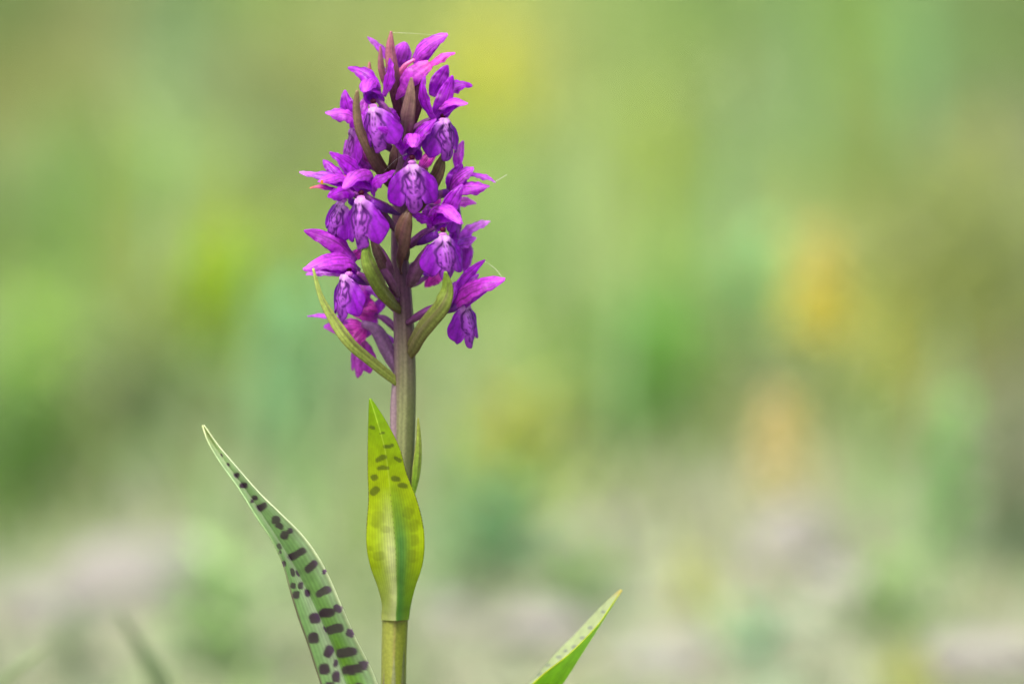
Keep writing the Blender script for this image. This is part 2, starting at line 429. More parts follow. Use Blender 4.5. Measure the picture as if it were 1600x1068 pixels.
def leafy_herb(px, py, height, spread, n, c, label, lw=.35):
    p = ground_at(px, py); base = Vector((p.x, p.y, float(hgt(p.x, p.y)) - .003))
    root = empty('leafy_herb', base, label, 'herb', 'leafy herbs among the meadow grass')
    top = base + Vector((rng.uniform(-.1, .1) * height, 0, height))
    obj('stem', make_mesh('stem', *tube([base, base.lerp(top, .5), top], [.0016, .0013, .0008], 7, 8, cfn=lambda t, a, V: np.tile(lin(c), (len(V), 1)))), M_GRASS, root)
    for k in range(n):
        f = (k + .5) / n; a = k * 2.399; q = base.lerp(top, .1 + .9 * f)
        d = Vector((math.cos(a), math.sin(a), .5)); L_ = spread * (1 - .45 * f) * rng.uniform(.8, 1.15)
        obj('leaf', make_mesh('leaf', *ribbon([q, q + d * L_ * .55, q + d * L_ + Vector((0, 0, -L_ * .25))], L_ * lw, OVATE, (-d.x, -d.y, 2), 30, 9, 5, cfn=flatcol(np.array(c) * rng.uniform(.85, 1.1)))), M_GRASS, root)
    return root

YO = ((226, 176, 40), (222, 150, 50)); YG = ((176, 180, 92), (172, 174, 80))
wild_flower(1290, 690, .088, .044, .040, ((204, 198, 84), (200, 190, 116)), 'tall yellow flower spike with the broadest head, right of the orchid', -.05, 40)
wild_flower(1385, 720, .075, .04, .022, YG, 'slender yellow spike leaning beside the broadest yellow head', .05)
wild_flower(1215, 880, .064, .040, .034, ((204, 204, 164), (198, 178, 116)), 'shorter flower spike, orange at the top and cream below, by the whitish stone', .03, 36)
wild_flower(1085, 960, .022, .014, .020, YG, 'tiny yellow flower low in the grass beyond the lone leaf tip', 0, 18)
wild_flower(1420, 1085, .014, .010, .020, YG, 'low yellow-green flower tuft near the mauve-grey stone', 0, 18)
wild_flower(765, 250, .075, .050, .045, ((196, 204, 70), (204, 202, 80)), 'soft yellow spike behind the top of the orchid', .04, 34)
wild_flower(340, 520, .050, .036, .036, ((175, 205, 0), (170, 205, 0)), 'vivid lime-yellow flower spike left of the orchid', .05, 34)
herbs = [
    (60, 800, .05, .045, 12, (92, 130, 62), 'dark green herb behind the broad grey stone'),
    (15, 760, .06, .04, 12, (94, 132, 64), 'dark green herb next to the palest grass'),
    (190, 700, .06, .045, 12, (118, 136, 86), 'dull olive herb behind the tip of the spotted leaf'),
    (60, 650, .06, .05, 10, (150, 186, 92), 'pale green herb with upturned leaves left of the olive herb'),
    (330, 560, .05, .04, 12, (120, 165, 20), 'lime green herb at the foot of the vivid lime-yellow spike'),
    (440, 720, .07, .05, 12, (110, 165, 112), 'bluish green herb behind the orchid at flower height'),
    (790, 900, .04, .04, 14, (112, 162, 114), 'sea-green herb just right of the orchid leaf'),
    (1000, 700, .06, .05, 14, (104, 156, 74), 'bright green herb between the orchid and the yellow spikes'),
    (1180, 580, .06, .05, 12, (128, 180, 118), 'pale blue-green herb behind the broadest yellow head'),
    (1480, 870, .06, .035, 12, (112, 165, 84), 'mid green herb right of the cream and orange spike'),
    (1585, 880, .07, .03, 12, (92, 112, 72), 'grey-green herb farthest along the stony strip'),
    (800, 760, .04, .05, 10, (160, 168, 80), 'yellowish herb behind the orchid stem'),
    (1170, 1030, .022, .03, 10, (130, 172, 136), 'small blue-green rosette among the pale stones'),
    (1500, 500, .09, .06, 12, (142, 156, 88), 'olive herb behind the slender yellow spike'),
    (1380, 990, .03, .035, 12, (140, 170, 110), 'pale green herb between the whitish and the mauve-grey stone'),
    (900, 960, .03, .03, 10, (130, 165, 105), 'soft green herb between the flat stone and the stone behind the lone leaf tip'),
    (110, 1060, .025, .03, 10, (130, 150, 112), 'grey-green rosette in front of the broad grey stone'),
    (700, 930, .03, .03, 10, (125, 158, 110), 'dull green herb close behind the middle leaf of the orchid'),
    (350, 1050, .045, .045, 16, (158, 192, 128), 'light green herb behind the long spotted leaf'),
]
for h_ in herbs: leafy_herb(*h_)

def single_blade(pts, w, c, label):
    o = obj('grass_blade', make_mesh('grass_blade', *ribbon([P(*q) for q in pts], w, LANCE, (.2, -1, .3), 35, 24, 7, cfn=flatcol(c, .06))), M_GRASS, thick=.0002)
    return tag(o, label, 'grass blade', 'single grass blades near the orchid')
single_blade([(330, 1330, 290), (268, 1120, 280), (228, 1025, 270), (180, 950, 260)], .005, (134, 154, 118), 'dark green grass blade leaning left below the tip of the spotted leaf')
single_blade([(-130, 1330, 220), (-60, 1160, 216), (10, 1060, 212), (76, 1008, 208)], .0038, (150, 172, 128), 'pale grass blade leaning right in front of the stones')

for px, py, hh, ww, c, ln in ((255, 560, .17, .009, (140, 178, 128), .05), (420, 760, .11, .010, (138, 178, 128), -.06), (470, 880, .10, .007, (150, 184, 124), .08), (872, 640, .16, .004, (112, 140, 84), -.02), (905, 600, .14, .010, (166, 190, 132), .03),
                              (965, 760, .10, .008, (140, 176, 122), .05), (1055, 640, .09, .010, (112, 164, 64), -.04), (1130, 500, .12, .010, (128, 168, 124), .06), (1365, 850, .07, .007, (150, 186, 124), -.05), (1440, 930, .09, .007, (148, 182, 130), .08),
                              (1500, 820, .09, .007, (140, 172, 134), -.08), (1430, 330, .16, .013, (128, 170, 118), .03), (1260, 330, .16, .012, (132, 168, 120), -.05), (700, 840, .08, .008, (130, 172, 118), .06), (330, 900, .07, .007, (160, 190, 138), .12), (100, 520, .12, .010, (116, 160, 80), -.05)):
    p = ground_at(px, py); b0 = Vector((p.x, p.y, float(hgt(p.x, p.y)) - .004)); tp = b0 + Vector((ln * hh, 0, hh))
    o = obj('tall_grass_blade', make_mesh('tall_grass_blade', *ribbon([b0, b0.lerp(tp, .5) - Vector((ln * hh * .3, 0, 0)), tp], ww, [.5, .8, 1, 1, .9, .75, .55, .3, .05], (rng.uniform(-.5, .5), -1, .2), 50, 16, 5, cfn=flatcol(c, .06))), M_GRASS, thick=.0002)
    tag(o, 'tall upright grass blade standing in the meadow behind the orchid', 'grass blade', 'tall grass blades in the meadow')

# ------------------------------------------------------------------ the orchid
orchid = empty('orchid', (P(612, 1330, 0).x, 0, 0), 'purple-flowered orchid with dark-barred leaves, standing alone in front of the meadow', 'orchid')

def pxof(V):
    d = V - np.array(CAM)
    zz = d @ np.array(fwd); 
    return 800 + d[:, 0] / zz / K, 534 - (d @ np.array(upv)) / zz / K

STEM = [(608, 1345, 0), (612, 1200, 0), (615, 1068, 0), (618, 960, 0), (626, 800, 0), (632, 640, 0), (632, 540, 0), (628, 450, 0), (624, 390, 0), (626, 320, 0), (631, 240, 0), (634, 170, 0), (630, 120, 0)]
STR = [25, 21, 19, 18.5, 17.5, 17, 16.5, 14.5, 13, 12.5, 12, 10, 4]
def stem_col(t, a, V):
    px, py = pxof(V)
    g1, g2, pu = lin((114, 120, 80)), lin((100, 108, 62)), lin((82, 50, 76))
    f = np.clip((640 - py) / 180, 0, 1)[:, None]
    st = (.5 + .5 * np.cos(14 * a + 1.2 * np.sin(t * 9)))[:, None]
    c = g1 * (.8 + .35 * st); k = np.clip((np.sin(a) - .25) / .12, 0, 1)[:, None]; c = c * (1 - k) + lin((78, 86, 50)) * (.85 + .3 * st) * k  # ribs, and a darker right side: side shade put into the colour
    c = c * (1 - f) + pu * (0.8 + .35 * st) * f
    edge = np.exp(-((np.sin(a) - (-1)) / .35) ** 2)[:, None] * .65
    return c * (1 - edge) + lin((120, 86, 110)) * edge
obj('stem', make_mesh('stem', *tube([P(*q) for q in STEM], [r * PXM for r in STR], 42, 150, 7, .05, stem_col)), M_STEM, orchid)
# raised flank of the stem running down from the lowest bract
def flank_col(t, a, V): return np.tile(lin((132, 112, 122)), (len(V), 1)) * (1 + .15 * np.sin(3 * a))[:, None]
obj('stem_ridge', make_mesh('stem_ridge', *tube([P(617, 588, -1), P(616, 640, -1), P(617, 720, -1), P(617, 790, 0)], [4 * PXM, 7 * PXM, 6.5 * PXM, 5 * PXM], 10, 40, cfn=flank_col)), M_STEM, orchid)
# sheath of the middle leaf round the lower stem
def sheath_col(t, a, V):
    px, py = pxof(V)
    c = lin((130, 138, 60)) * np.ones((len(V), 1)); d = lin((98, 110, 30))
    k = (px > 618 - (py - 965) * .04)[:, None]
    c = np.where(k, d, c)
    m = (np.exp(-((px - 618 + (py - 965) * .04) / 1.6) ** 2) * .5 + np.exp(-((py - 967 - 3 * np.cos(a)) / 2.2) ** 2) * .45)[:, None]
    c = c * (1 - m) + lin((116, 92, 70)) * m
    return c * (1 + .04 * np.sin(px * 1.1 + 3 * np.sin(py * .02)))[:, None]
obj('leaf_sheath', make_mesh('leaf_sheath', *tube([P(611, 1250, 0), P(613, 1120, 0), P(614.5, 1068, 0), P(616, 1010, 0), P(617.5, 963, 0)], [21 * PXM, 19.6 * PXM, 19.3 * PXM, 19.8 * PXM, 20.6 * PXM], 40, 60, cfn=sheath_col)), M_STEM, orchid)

def ellipses(px, py, spots):
    m = np.zeros(len(px))
    jx = px + .5 * np.sin(py * .4); jy = py + .5 * np.sin(px * .35)
    for cx, cy, a, b, ang in spots:
        ca, sa = math.cos(R(ang)), math.sin(R(ang))
        u = ((jx - cx) * ca + (jy - cy) * sa) / a; v = (-(jx - cx) * sa + (jy - cy) * ca) / b
        d = (np.abs(u) ** 3 + np.abs(v) ** 3) ** (1 / 3.)
        m = np.maximum(m, np.clip((1.12 - d) / .22, 0, 1))
    return m

def leaf3(name, left, mid, right, cfn, mat, nl=260, nh=22, round_=.25, bulge=0.0):
    """a keeled leaf spanned by three lines: one margin, the midrib, the other margin"""
    Lc, Mc, Rc = (spline([list(P(*q)) for q in a], nl) for a in (left, mid, right))
    s = np.linspace(-1, 1, 2 * nh + 1)
    w = np.abs(s); w2 = np.sqrt(w * w + round_ ** 2) - round_; w2 = w2 / w2.max()
    E = np.where((s < 0)[None, :, None], Lc[:, None, :], Rc[:, None, :])
    V = Mc[:, None, :] * (1 - w2)[None, :, None] + E * w2[None, :, None]
    if bulge:
        wd = np.linalg.norm(E - Mc[:, None, :], axis=2)
        V = V + (np.sin(w2 * math.pi)[None, :] * wd * bulge)[:, :, None] * np.array([0, -1, 0.2])
    V = V.reshape(-1, 3)
    t = np.repeat(np.linspace(0, 1, nl), len(s)); ss = np.tile(s, nl)
    return obj(name, make_mesh(name, V, grid_faces(nl, len(s)), cfn(t, ss, V)), mat, orchid, thick=.00035)

def z4(*l): return [(300 + x / 3.985, 600 + y / 3.985, a / 3.985, b / 3.985, g) for x, y, a, b, g in l]
def z5(*l): return [(300 + x / 3.985, 800 + y / 3.985, a / 3.985, b / 3.985, g) for x, y, a, b, g in l]
def z6(*l): return [(780 + x / 5.68, 880 + y / 5.68, a / 5.68, b / 5.68, g) for x, y, a, b, g in l]

# --- long spotted leaf, left
SPL = z4((187, 442, 12, 9, 55), (228, 498, 14, 11, 50), (280, 565, 22, 16, -30), (322, 630, 29, 18, -10), (395, 705, 18, 15, 0), (370, 730, 11, 12, 0), (436, 762, 38, 22, -28),
         (525, 842, 27, 26, 10), (548, 878, 26, 20, 30), (580, 935, 27, 27, 10), (610, 912, 21, 17, -30)) + \
      z5((655, 258, 64, 24, -28), (745, 335, 47, 25, -42), (825, 370, 12, 15, 0), (822, 490, 52, 25, -25), (843, 622, 52, 29, -6), (910, 597, 27, 25, 20), (893, 722, 56, 29, -14),
         (988, 748, 27, 25, 20), (965, 868, 66, 31, -8), (1000, 975, 66, 32, -8), (1068, 948, 32, 28, 0),
         (540, 215, 14, 19, -25), (545, 250, 8, 12, -20), (572, 318, 10, 19, -20), (622, 375, 14, 27, -20), (655, 380, 9, 24, -35), (627, 457, 17, 19, 0), (673, 458, 17, 23, 0),
         (645, 512, 22, 25, 0), (717, 500, 20, 25, -20), (760, 660, 35, 33, -10), (752, 782, 34, 35, 0), (828, 728, 11, 22, -20), (848, 865, 28, 40, 28), (820, 975, 34, 35, 0),
         (890, 940, 14, 23, 0), (893, 1025, 25, 36, 0), (850, 1068, 30, 14, -20), (1010, 1095, 70, 30, -8), (840, 1180, 34, 34, 0))
def left_leaf_col(t, s, V):
    px, py = pxof(V)
    g = lin((136, 180, 112)); pale = lin((190, 208, 182)); bright = lin((120, 176, 40)); tipc = lin((200, 206, 130))
    c = g * np.ones((len(V), 1))
    b = np.clip((py - 880) / 150, 0, 1) * np.clip(1 - abs(s - .35) / .5, 0, 1); c = c * (1 - b[:, None]) + bright * b[:, None]
    p = np.clip((t - .0) / 1, 0, 1) * 0 + np.exp(-((s + .30) / .34) ** 2) * .85 + np.exp(-((s - .85) / .16) ** 2) * .5  # pale bands: whitish sky sheen put into the leaf colour
    c = c * (1 - p[:, None]) + pale * p[:, None]
    ti = np.exp(-(t / .10) ** 2)[:, None] * .85; c = c * (1 - ti) + tipc * ti
    ve = (.5 + .5 * np.sin(s * 46))[:, None]; c = c * (.86 + .2 * ve)
    e = np.clip((s - .90) / .08, 0, 1)[:, None] * .6; c = c * (1 - e) + lin((196, 200, 170)) * e
    e = np.clip((-s - .955) / .03, 0, 1)[:, None] * .75 * np.clip((t - .35) * 4, 0, 1)[:, None]; c = c * (1 - e) + lin((96, 66, 70)) * e
    up = (np.clip((860 - py) / 120, 0, 1) * .45)[:, None]; c = c * (1 - up) + lin((176, 196, 158)) * up
    m = ellipses(px, py, SPL)[:, None] * .94
    dark = lin((72, 48, 72)) * np.ones((len(V), 1)); vio = lin((98, 62, 112))
    k = np.clip(np.exp(-((s + .2) / .22) ** 2) + np.clip((s - .75) / .15, 0, 1), 0, 1)[:, None]
    return c * (1 - m) + (dark * (1 - k) + vio * k) * m
leaf3('leaf',
      [(316, 664, -6), (325, 690, -8), (345, 724, -10), (373, 763, -12), (400, 806, -14), (424, 842, -15), (442, 880, -15), (453, 920, -15), (466, 963, -14), (482, 1008, -12), (501, 1066, -10), (535, 1160, -8), (588, 1290, -5)],
      [(317, 664, -5), (331, 690, -5), (353, 723, -6.5), (383, 763, -7), (409, 803, -7.5), (438, 848, -7.5), (460, 884, -7), (482, 926, -6.5), (504, 972, -5.5), (521, 1012, -4), (541, 1068, -2.5), (572, 1160, -2), (606, 1290, 0)],
      [(319, 664, -6), (341, 695, -7), (370, 729, -9), (405, 769, -11), (438, 801, -13), (473, 836, -14), (497, 869, -15), (516, 905, -15), (534, 947, -15), (555, 995, -13), (589, 1066, -10), (614, 1160, -8), (622, 1290, -5)],
      left_leaf_col, M_LEAF, 300, 26, .3)

# --- middle leaf in front of the stem
SPM = [(x, y, a, b * .95, g, .68) for x, y, a, b, g in z4((1125, 268, 18, 12, 0), (1185, 305, 15, 7, -15), (1225, 385, 32, 12, -8), (1178, 460, 37, 17, -25), (1278, 467, 26, 14, 25), (1190, 520, 36, 15, -6),
      (1138, 578, 24, 19, -30), (1265, 588, 29, 17, 0), (1312, 630, 32, 16, 12), (1140, 662, 34, 24, -42))] + \
      [(x, y, a, b, g, .24) for x, y, a, b, g in z4((1160, 840, 42, 52, 10), (1205, 900, 30, 22, 0), (1345, 800, 34, 36, 20), (1380, 880, 28, 40, 10), (1385, 970, 25, 36, 0), (1110, 1022, 14, 16, 0)) + z5((1165, 270, 38, 28, 0), (1365, 270, 28, 40, 0))]
def mid_leaf_col(t, s, V):
    px, py = pxof(V)
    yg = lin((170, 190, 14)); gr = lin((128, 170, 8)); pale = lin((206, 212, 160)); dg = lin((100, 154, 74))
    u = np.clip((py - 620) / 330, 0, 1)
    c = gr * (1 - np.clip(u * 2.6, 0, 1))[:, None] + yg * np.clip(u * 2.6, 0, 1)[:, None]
    k = np.clip((u - .42) / .3, 0, 1) * np.exp(-((s + .22) / .30) ** 2); c = c * (1 - k[:, None]) + pale * k[:, None]  # pale sheen of the lit left half, painted into the colour
    k = np.clip((u - .38) / .3, 0, 1) * np.exp(-((s - .28) / .28) ** 2); c = c * (1 - k[:, None]) + dg * k[:, None]  # darker right half: shade beyond the fold, painted into the colour
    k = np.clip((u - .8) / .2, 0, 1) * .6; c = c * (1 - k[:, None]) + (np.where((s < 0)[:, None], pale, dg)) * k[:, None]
    c = c * (.86 + .20 * np.sin(s * 34) ** 2)[:, None]
    rib = np.exp(-(s / .03) ** 2)[:, None] * .5 * (u < .45)[:, None]; c = c * (1 - rib) + lin((190, 205, 90)) * rib
    m = np.zeros(len(px))
    for q in SPM: m = np.maximum(m, ellipses(px, py, [q[:5]]) * q[5])
    c = c * (1 - m[:, None]) + lin((74, 86, 34)) * m[:, None]
    e = np.clip((np.abs(s) - .965) / .02, 0, 1) * np.where(u < .62, .85, .4) * np.where(np.sin(py * 2.1 + np.sign(s)) > -.6, 1, .25)
    c = c * (1 - e[:, None]) + lin((84, 52, 52)) * e[:, None]
    d = (np.abs(s) < .03) & (u > .45) & (u < .85) & (np.sin(py * .75) > .75); c[d] = lin((70, 70, 50))
    return c
leaf3('leaf',
      [(577, 622, -13), (576, 660, -12), (575, 700, -11), (575, 740, -10), (576, 780, -9), (573, 820, -9), (573, 855, -9), (579, 885, -8), (590, 915, -6), (597, 942, -3.5), (596.5, 958, -2), (596.5, 968, -1.6)],
      [(578, 622, -13), (590, 660, -14), (601, 700, -14), (607, 740, -13), (611, 780, -12), (615, 820, -11), (618, 855, -10), (619, 885, -9), (620, 915, -7), (620, 942, -6), (619, 958, -5), (619, 969, -4.6)],
      [(580, 622, -13), (604, 660, -12), (624, 700, -11), (635, 740, -10), (651, 780, -9), (661, 820, -8), (663, 855, -8), (659, 885, -7), (649, 915, -5), (642, 942, -2.5), (639.5, 958, -1.6), (638.5, 967, -1.4)],
      mid_leaf_col, M_THIN, 240, 22, .2)

# --- tip of the right-hand leaf
SPR = z6((925, 430, 16, 12, 0), (812, 572, 22, 14, -20), (742, 658, 22, 13, -20), (665, 740, 22, 13, -20), (590, 780, 18, 13, -20), (535, 828, 24, 14, -25), (440, 900, 20, 12, -25), (362, 985, 22, 14, -30))
def right_leaf_col(t, s, V):
    px, py = pxof(V)
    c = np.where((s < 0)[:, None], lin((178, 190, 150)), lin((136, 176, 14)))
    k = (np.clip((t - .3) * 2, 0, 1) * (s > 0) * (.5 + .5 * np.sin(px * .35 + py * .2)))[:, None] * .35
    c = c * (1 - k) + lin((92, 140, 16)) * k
    m = (ellipses(px, py, SPR) * (s < 0))[:, None] * .5; c = c * (1 - m) + lin((96, 100, 130)) * m
    e = np.clip((s - .95) / .03, 0, 1)[:, None] * .5; c = c * (1 - e) + lin((186, 176, 90)) * e
    ti = np.exp(-(t / .05) ** 2)[:, None] * .7; return c * (1 - ti) + lin((196, 178, 110)) * ti
leaf3('leaf',
      [(969, 920, 7), (935, 952, 11), (903, 986, 13), (865, 1024, 15), (831, 1064, 17), (780, 1110, 16), (730, 1170, 12), (630, 1310, 4)],
      [(971, 921, 7), (954, 949, 5), (933, 982, 5), (908, 1021, 4), (876, 1070, 4), (820, 1140, 4), (745, 1220, 3), (618, 1330, 1)],
      [(972, 921, 6), (950, 953, -3), (931, 979, -6), (889, 1021, -9), (838, 1062, -9), (775, 1130, -9), (710, 1200, -7), (610, 1320, -3)],
      right_leaf_col, M_THIN, 200, 20, .15)

# ------------------------------------------------------------------ bracts
def bract_col(c0, c1, edge=(110, 60, 70), ed=.5, mott=.25):
    """c0 at the foot, c1 at the tip"""
    a, b, e = lin(c0), lin(c1), lin(edge)
    def f(t, s, V):
        c = a * (1 - t)[:, None] + b * t[:, None]
        c = c * (1 + .16 * np.sin(s * 19 + 1.5 * np.sin(t * 5)))[:, None]
        m = (np.clip(np.sin(t * 31 + s * 7) * np.sin(t * 13 - s * 11) - .45, 0, 1) * mott)[:, None]; c = c * (1 - m) + lin((70, 40, 50)) * m
        m = (np.exp(-((s - .3) / .22) ** 2) * np.sin(np.clip(t, 0, 1) * 3.14) * .5)[:, None]; c = c * (1 - m) + lin((80, 48, 64)) * m
        k = (np.clip((np.abs(s) - .86) / .12, 0, 1) * ed)[:, None]
        return c * (1 - k) + e * k
    return f
GRN, OLV, BRN, PNK, DRK = (124, 160, 50), (112, 122, 58), (110, 84, 74), (160, 104, 120), (92, 62, 70)
BR = [  # points foot to tip (pixel, pixel, depth mm), width px, foot colour, tip colour, arc
    ([(630, 190, 0), (618, 125, -8), (611, 80, -9), (611, 49, -9)], 25, (96, 52, 78), (186, 116, 136), 110),
    ([(603, 130, -2), (596, 105, -3), (594, 72, -3)], 12, (150, 100, 110), PNK, 90),
    ([(584, 135, 3), (578, 115, 3), (577, 97, 3)], 9, (150, 110, 100), (190, 120, 130), 90),
    ([(631, 245, -2), (632, 195, -13), (639, 155, -15), (643, 121, -15)], 31, (92, 54, 84), (138, 112, 96), 110),
    ([(622, 292, -1), (590, 245, -12), (565, 205, -16), (558, 170, -17), (558, 141, -18)], 36, (92, 60, 62), (146, 126, 96), 120),
    ([(636, 200, 0), (651, 150, -6), (655, 112, -6)], 26, (112, 66, 92), (126, 84, 92), 130),
    ([(640, 330, 0), (678, 274, -8), (692, 240, -9)], 34, (88, 68, 58), (112, 98, 66), 120),
    ([(625, 416, 0), (621, 382, -15), (630, 345, -18), (643, 320, -17)], 44, (80, 44, 64), (104, 80, 56), 150),
    ([(629, 480, 0), (606, 457, -11), (585, 425, -17), (574, 400, -18), (573, 370, -18)], 36, (100, 100, 46), (124, 158, 60), 95),
    ([(632, 552, 0), (655, 512, -10), (684, 478, -17), (697, 452, -18), (696, 424, -19)], 42, (112, 104, 66), (124, 156, 54), 115),
    ([(626, 600, 0), (579, 562, -9), (547, 534, -15), (520, 497, -16), (501, 462, -16), (489, 419, -15)], 22, (142, 156, 72), (150, 172, 84), 60),
    ([(604, 275, -4), (612, 250, -8), (618, 222, -9)], 22, (88, 62, 66), (110, 84, 78), 120),
    ([(607, 420, -8), (594, 395, -12), (580, 372, -13)], 26, (104, 70, 92), (120, 92, 90), 140),
    ([(668, 196, -4), (662, 215, -6), (640, 240, -7)], 18, (100, 60, 84), (110, 70, 90), 120),
    ([(643, 300, -8), (655, 280, -10), (668, 262, -10)], 20, (84, 48, 70), (100, 70, 70), 120),
    ([(552, 240, 0), (550, 228, 0), (550, 214, 0)], 6, (150, 120, 90), (170, 140, 110), 80),
]
for pts, w, c0, c1, cup in BR:
    lanky = w == 22 and len(pts) == 6
    prof = [.7, .85, .95, 1.0, .95, .82, .62, .42, .28, .1] if lanky else [.7, 1.0, .95, .74, .56, .46, .40, .34, .24, .06] if w == 36 and len(pts) == 5 and pts[0][1] == 292 else BRACT
    hint = (.35, -1, .5) if pts[-1][0] <= pts[0][0] else (-.35, -1, .5)
    obj('bract', make_mesh('bract', *ribbon([P(*q) for q in pts], w * PXM, prof, hint, cup, 44, 19, .03, cfn=bract_col(c0, c1), groove=.14)), M_BRACT, orchid, thick=.0004)
# narrow leaf pressed to the stem
obj('stem_leaf', make_mesh('stem_leaf', *ribbon([P(645, 775, -1), P(651, 735, -2), P(654, 695, -2), P(653, 652, -2)], 15 * PXM, LANCE, (.6, -1, 0), 60, 40, 9, cfn=bract_col((128, 172, 44), (146, 160, 70), (130, 70, 90), .5))), M_BRACT, orchid, thick=.0004)

# ------------------------------------------------------------------ flowers
VIO, MAG, PALE, DEEP, PINK = (176, 42, 206), (194, 60, 212), (214, 150, 226), (134, 12, 182), (214, 80, 204)
def petal_col(c, base=(196, 110, 206), vein=.3, tip=None, dusty=0.0):
    c_, b_, t_ = lin(c), lin(base), lin(tip if tip is not None else np.array(c) * .96)
    ph = rng.uniform(0, 6)
    def f(t, s, V):
        k = np.exp(-(t / .16) ** 2)[:, None] * .55
        q = c_ * (1 - t ** 2)[:, None] + t_ * (t ** 2)[:, None]
        q = q * (1 - k) + b_ * k
        ve = np.clip(np.cos(s * 17 * (1.25 - .35 * t) + .8 * np.sin(t * 4 + ph)) - .55, 0, 1) / .45
        q = q * (1 - vein * ve * (.35 + .65 * np.sin(np.clip(t, 0, 1) * 3.1)))[:, None]
        q = q * (1 + .14 * np.sin(t * 6 + ph) * np.sin(s * 3 + ph * 2))[:, None]
        e = np.clip((np.abs(s) - .84) / .14, 0, 1)[:, None] * .35
        return q * (1 - e) + lin((205, 120, 225)) * e
    return f

def seg_dist(x, z, pts):
    d = np.full(len(x), 9.0)
    for (x0, z0), (x1, z1) in zip(pts[:-1], pts[1:]):
        dx, dz = x1 - x0, z1 - z0; t = np.clip(((x - x0) * dx + (z - z0) * dz) / (dx * dx + dz * dz), 0, 1)
        d = np.minimum(d, np.hypot(x - x0 - t * dx, z - z0 - t * dz))
    return d

LIPO = [(0.10, 0.02), (0.20, -.07), (0.36, -.17), (0.50, -.32), (0.57, -.50), (0.56, -.66), (0.49, -.79), (0.38, -.845), (0.27, -.81), (0.20, -.715), (0.168, -.70), (0.172, -.76), (0.175, -.84), (0.12, -.94), (0.0, -1.0)]
def lip(neck, w, h, yaw, roll=0, pitch=0, fold=.42, col_out=None, pink=0.0):
    nv, nh = 34, 42
    o = spline(np.array(LIPO)[::-1], nh)                       # mid-lobe tip to neck, right side
    out = np.vstack([o[::-1] * np.array([-1, 1]), o[1:]])        # left neck round to right neck
    n = len(out)
    wob = rng.uniform(-1, 1, 6)
    u = np.linspace(-1, 1, n)
    out = out * (1 + .03 * wob[0] * np.sin(u * 9 + wob[1] * 3) + .02 * np.sin(u * 31 + wob[2] * 5))[:, None]
    inn = np.stack([np.clip(out[:, 0], -.09, .09) * .8, np.full(n, .03)], 1)
    v = np.linspace(0, 1, nv)[:, None, None]
    G = inn[None] * (1 - v) + out[None] * v
    x, z = G[..., 0].ravel(), G[..., 1].ravel()
    uu = np.tile(u, nv); vv = np.repeat(np.linspace(0, 1, nv), n)
    ax = np.abs(x)
    f = -fold * ax ** 1.5 * 1.5 + .13 * np.sin(np.clip(-z, 0, 1) * 2.6) + .10 * np.exp(-((ax - .12) / .06) ** 2) * np.exp(-((z + .05) / .12) ** 2)
    f = f + .028 * np.sin(uu * 23 + wob[3] * 3) * vv ** 3 + .02 * np.sin(ax * 30) * vv - .10 * np.clip(-z - .78, 0, 1)
    # pigment
    j = .012 + .012 * abs(wob[2])
    jx = ax + j * np.sin(z * 21 + wob[4] * 4); jz = z + j * np.sin(x * 25 + wob[5] * 4)
    a = 1 + .1 * wob[1]
    l1 = seg_dist(jx, jz, [(.10, -.10), (.17 * a, -.22), (.25 * a, -.36), (.25, -.50), (.17, -.62), (.10, -.68)])
    l2 = np.abs(np.hypot((jx - .115) / .05, (jz + .34 + .03 * wob[2]) / .12) - 1) * .055
    l3 = seg_dist(jx, jz, [(.035, -.10), (.04, -.30), (.05, -.50), (.0, -.60)])
    l4 = seg_dist(jx, jz, [(.085, -.74), (.05, -.86)]); l5 = seg_dist(jx, jz, [(.0, -.66), (.0, -.92)])
    l6 = seg_dist(jx, jz, [(.16, -.52), (.11, -.58)])
    l2 = l2 + (.5 if wob[3] > .8 else 0); l6 = l6 + (.5 if wob[4] > 0 else 0); l5 = l5 + (.5 if wob[5] > .2 else 0)
    l7 = np.hypot(jx - .17 - .03 * wob[0], jz + .30 + .06 * wob[3]); l8 = np.hypot(jx - .06, jz + .47 + .05 * wob[4])
    def line(d, w_): return np.clip((w_ - d) / .016 + .5, 0, 1)
    m = np.maximum.reduce([line(l1, .027), line(l2, .021), line(l3, .013), line(l4, .02), line(l5, .012), line(l6, .018), line(l7, .022 + .01 * wob[5]), line(l8, .02)])
    outc = lin(col_out if col_out is not None else DEEP); mid = lin((192, 108, 220)); pal = lin((226, 182, 234)); dk = lin((74, 0, 108))
    k = np.clip(1 - ax / .30, 0, 1) ** .6 * np.clip(1.05 + z * .7, 0, 1); k = k[:, None] * .8
    c = outc * (1 - k) + mid * k
    k = (np.exp(-((z - .03) / .17) ** 2) * np.exp(-(x / .2) ** 2) * .75 + .35 * np.exp(-((z + .2) / .2) ** 2) * np.exp(-((ax - .05) / .03) ** 2))[:, None]; c = c * (1 - k) + pal * k
    ve = np.clip(np.cos(uu * 58 + 2 * wob[0]) - .4, 0, 1) / .6 * np.clip((ax - .22) / .1, 0, 1) * .32
    c = c * (1 - ve)[:, None] * (1 + .1 * np.sin(uu * 7 + vv * 5))[:, None]
    m = m[:, None] * .92; c = c * (1 - m) + dk * m
    if pink: c = c * (1 - pink) + lin(PINK) * pink
    V = np.stack([x * w * PXM / 1.14, -f * w * PXM, z * h * PXM], 1)
    Rm = np.array((Matrix.Rotation(R(yaw), 3, 'Z') @ Matrix.Rotation(R(roll), 3, 'Y') @ Matrix.Rotation(R(pitch), 3, 'X')))
    V = V @ Rm.T + np.array(P(neck[0], neck[1] - 1, neck[2]))
    return V, grid_faces(nv, n), c

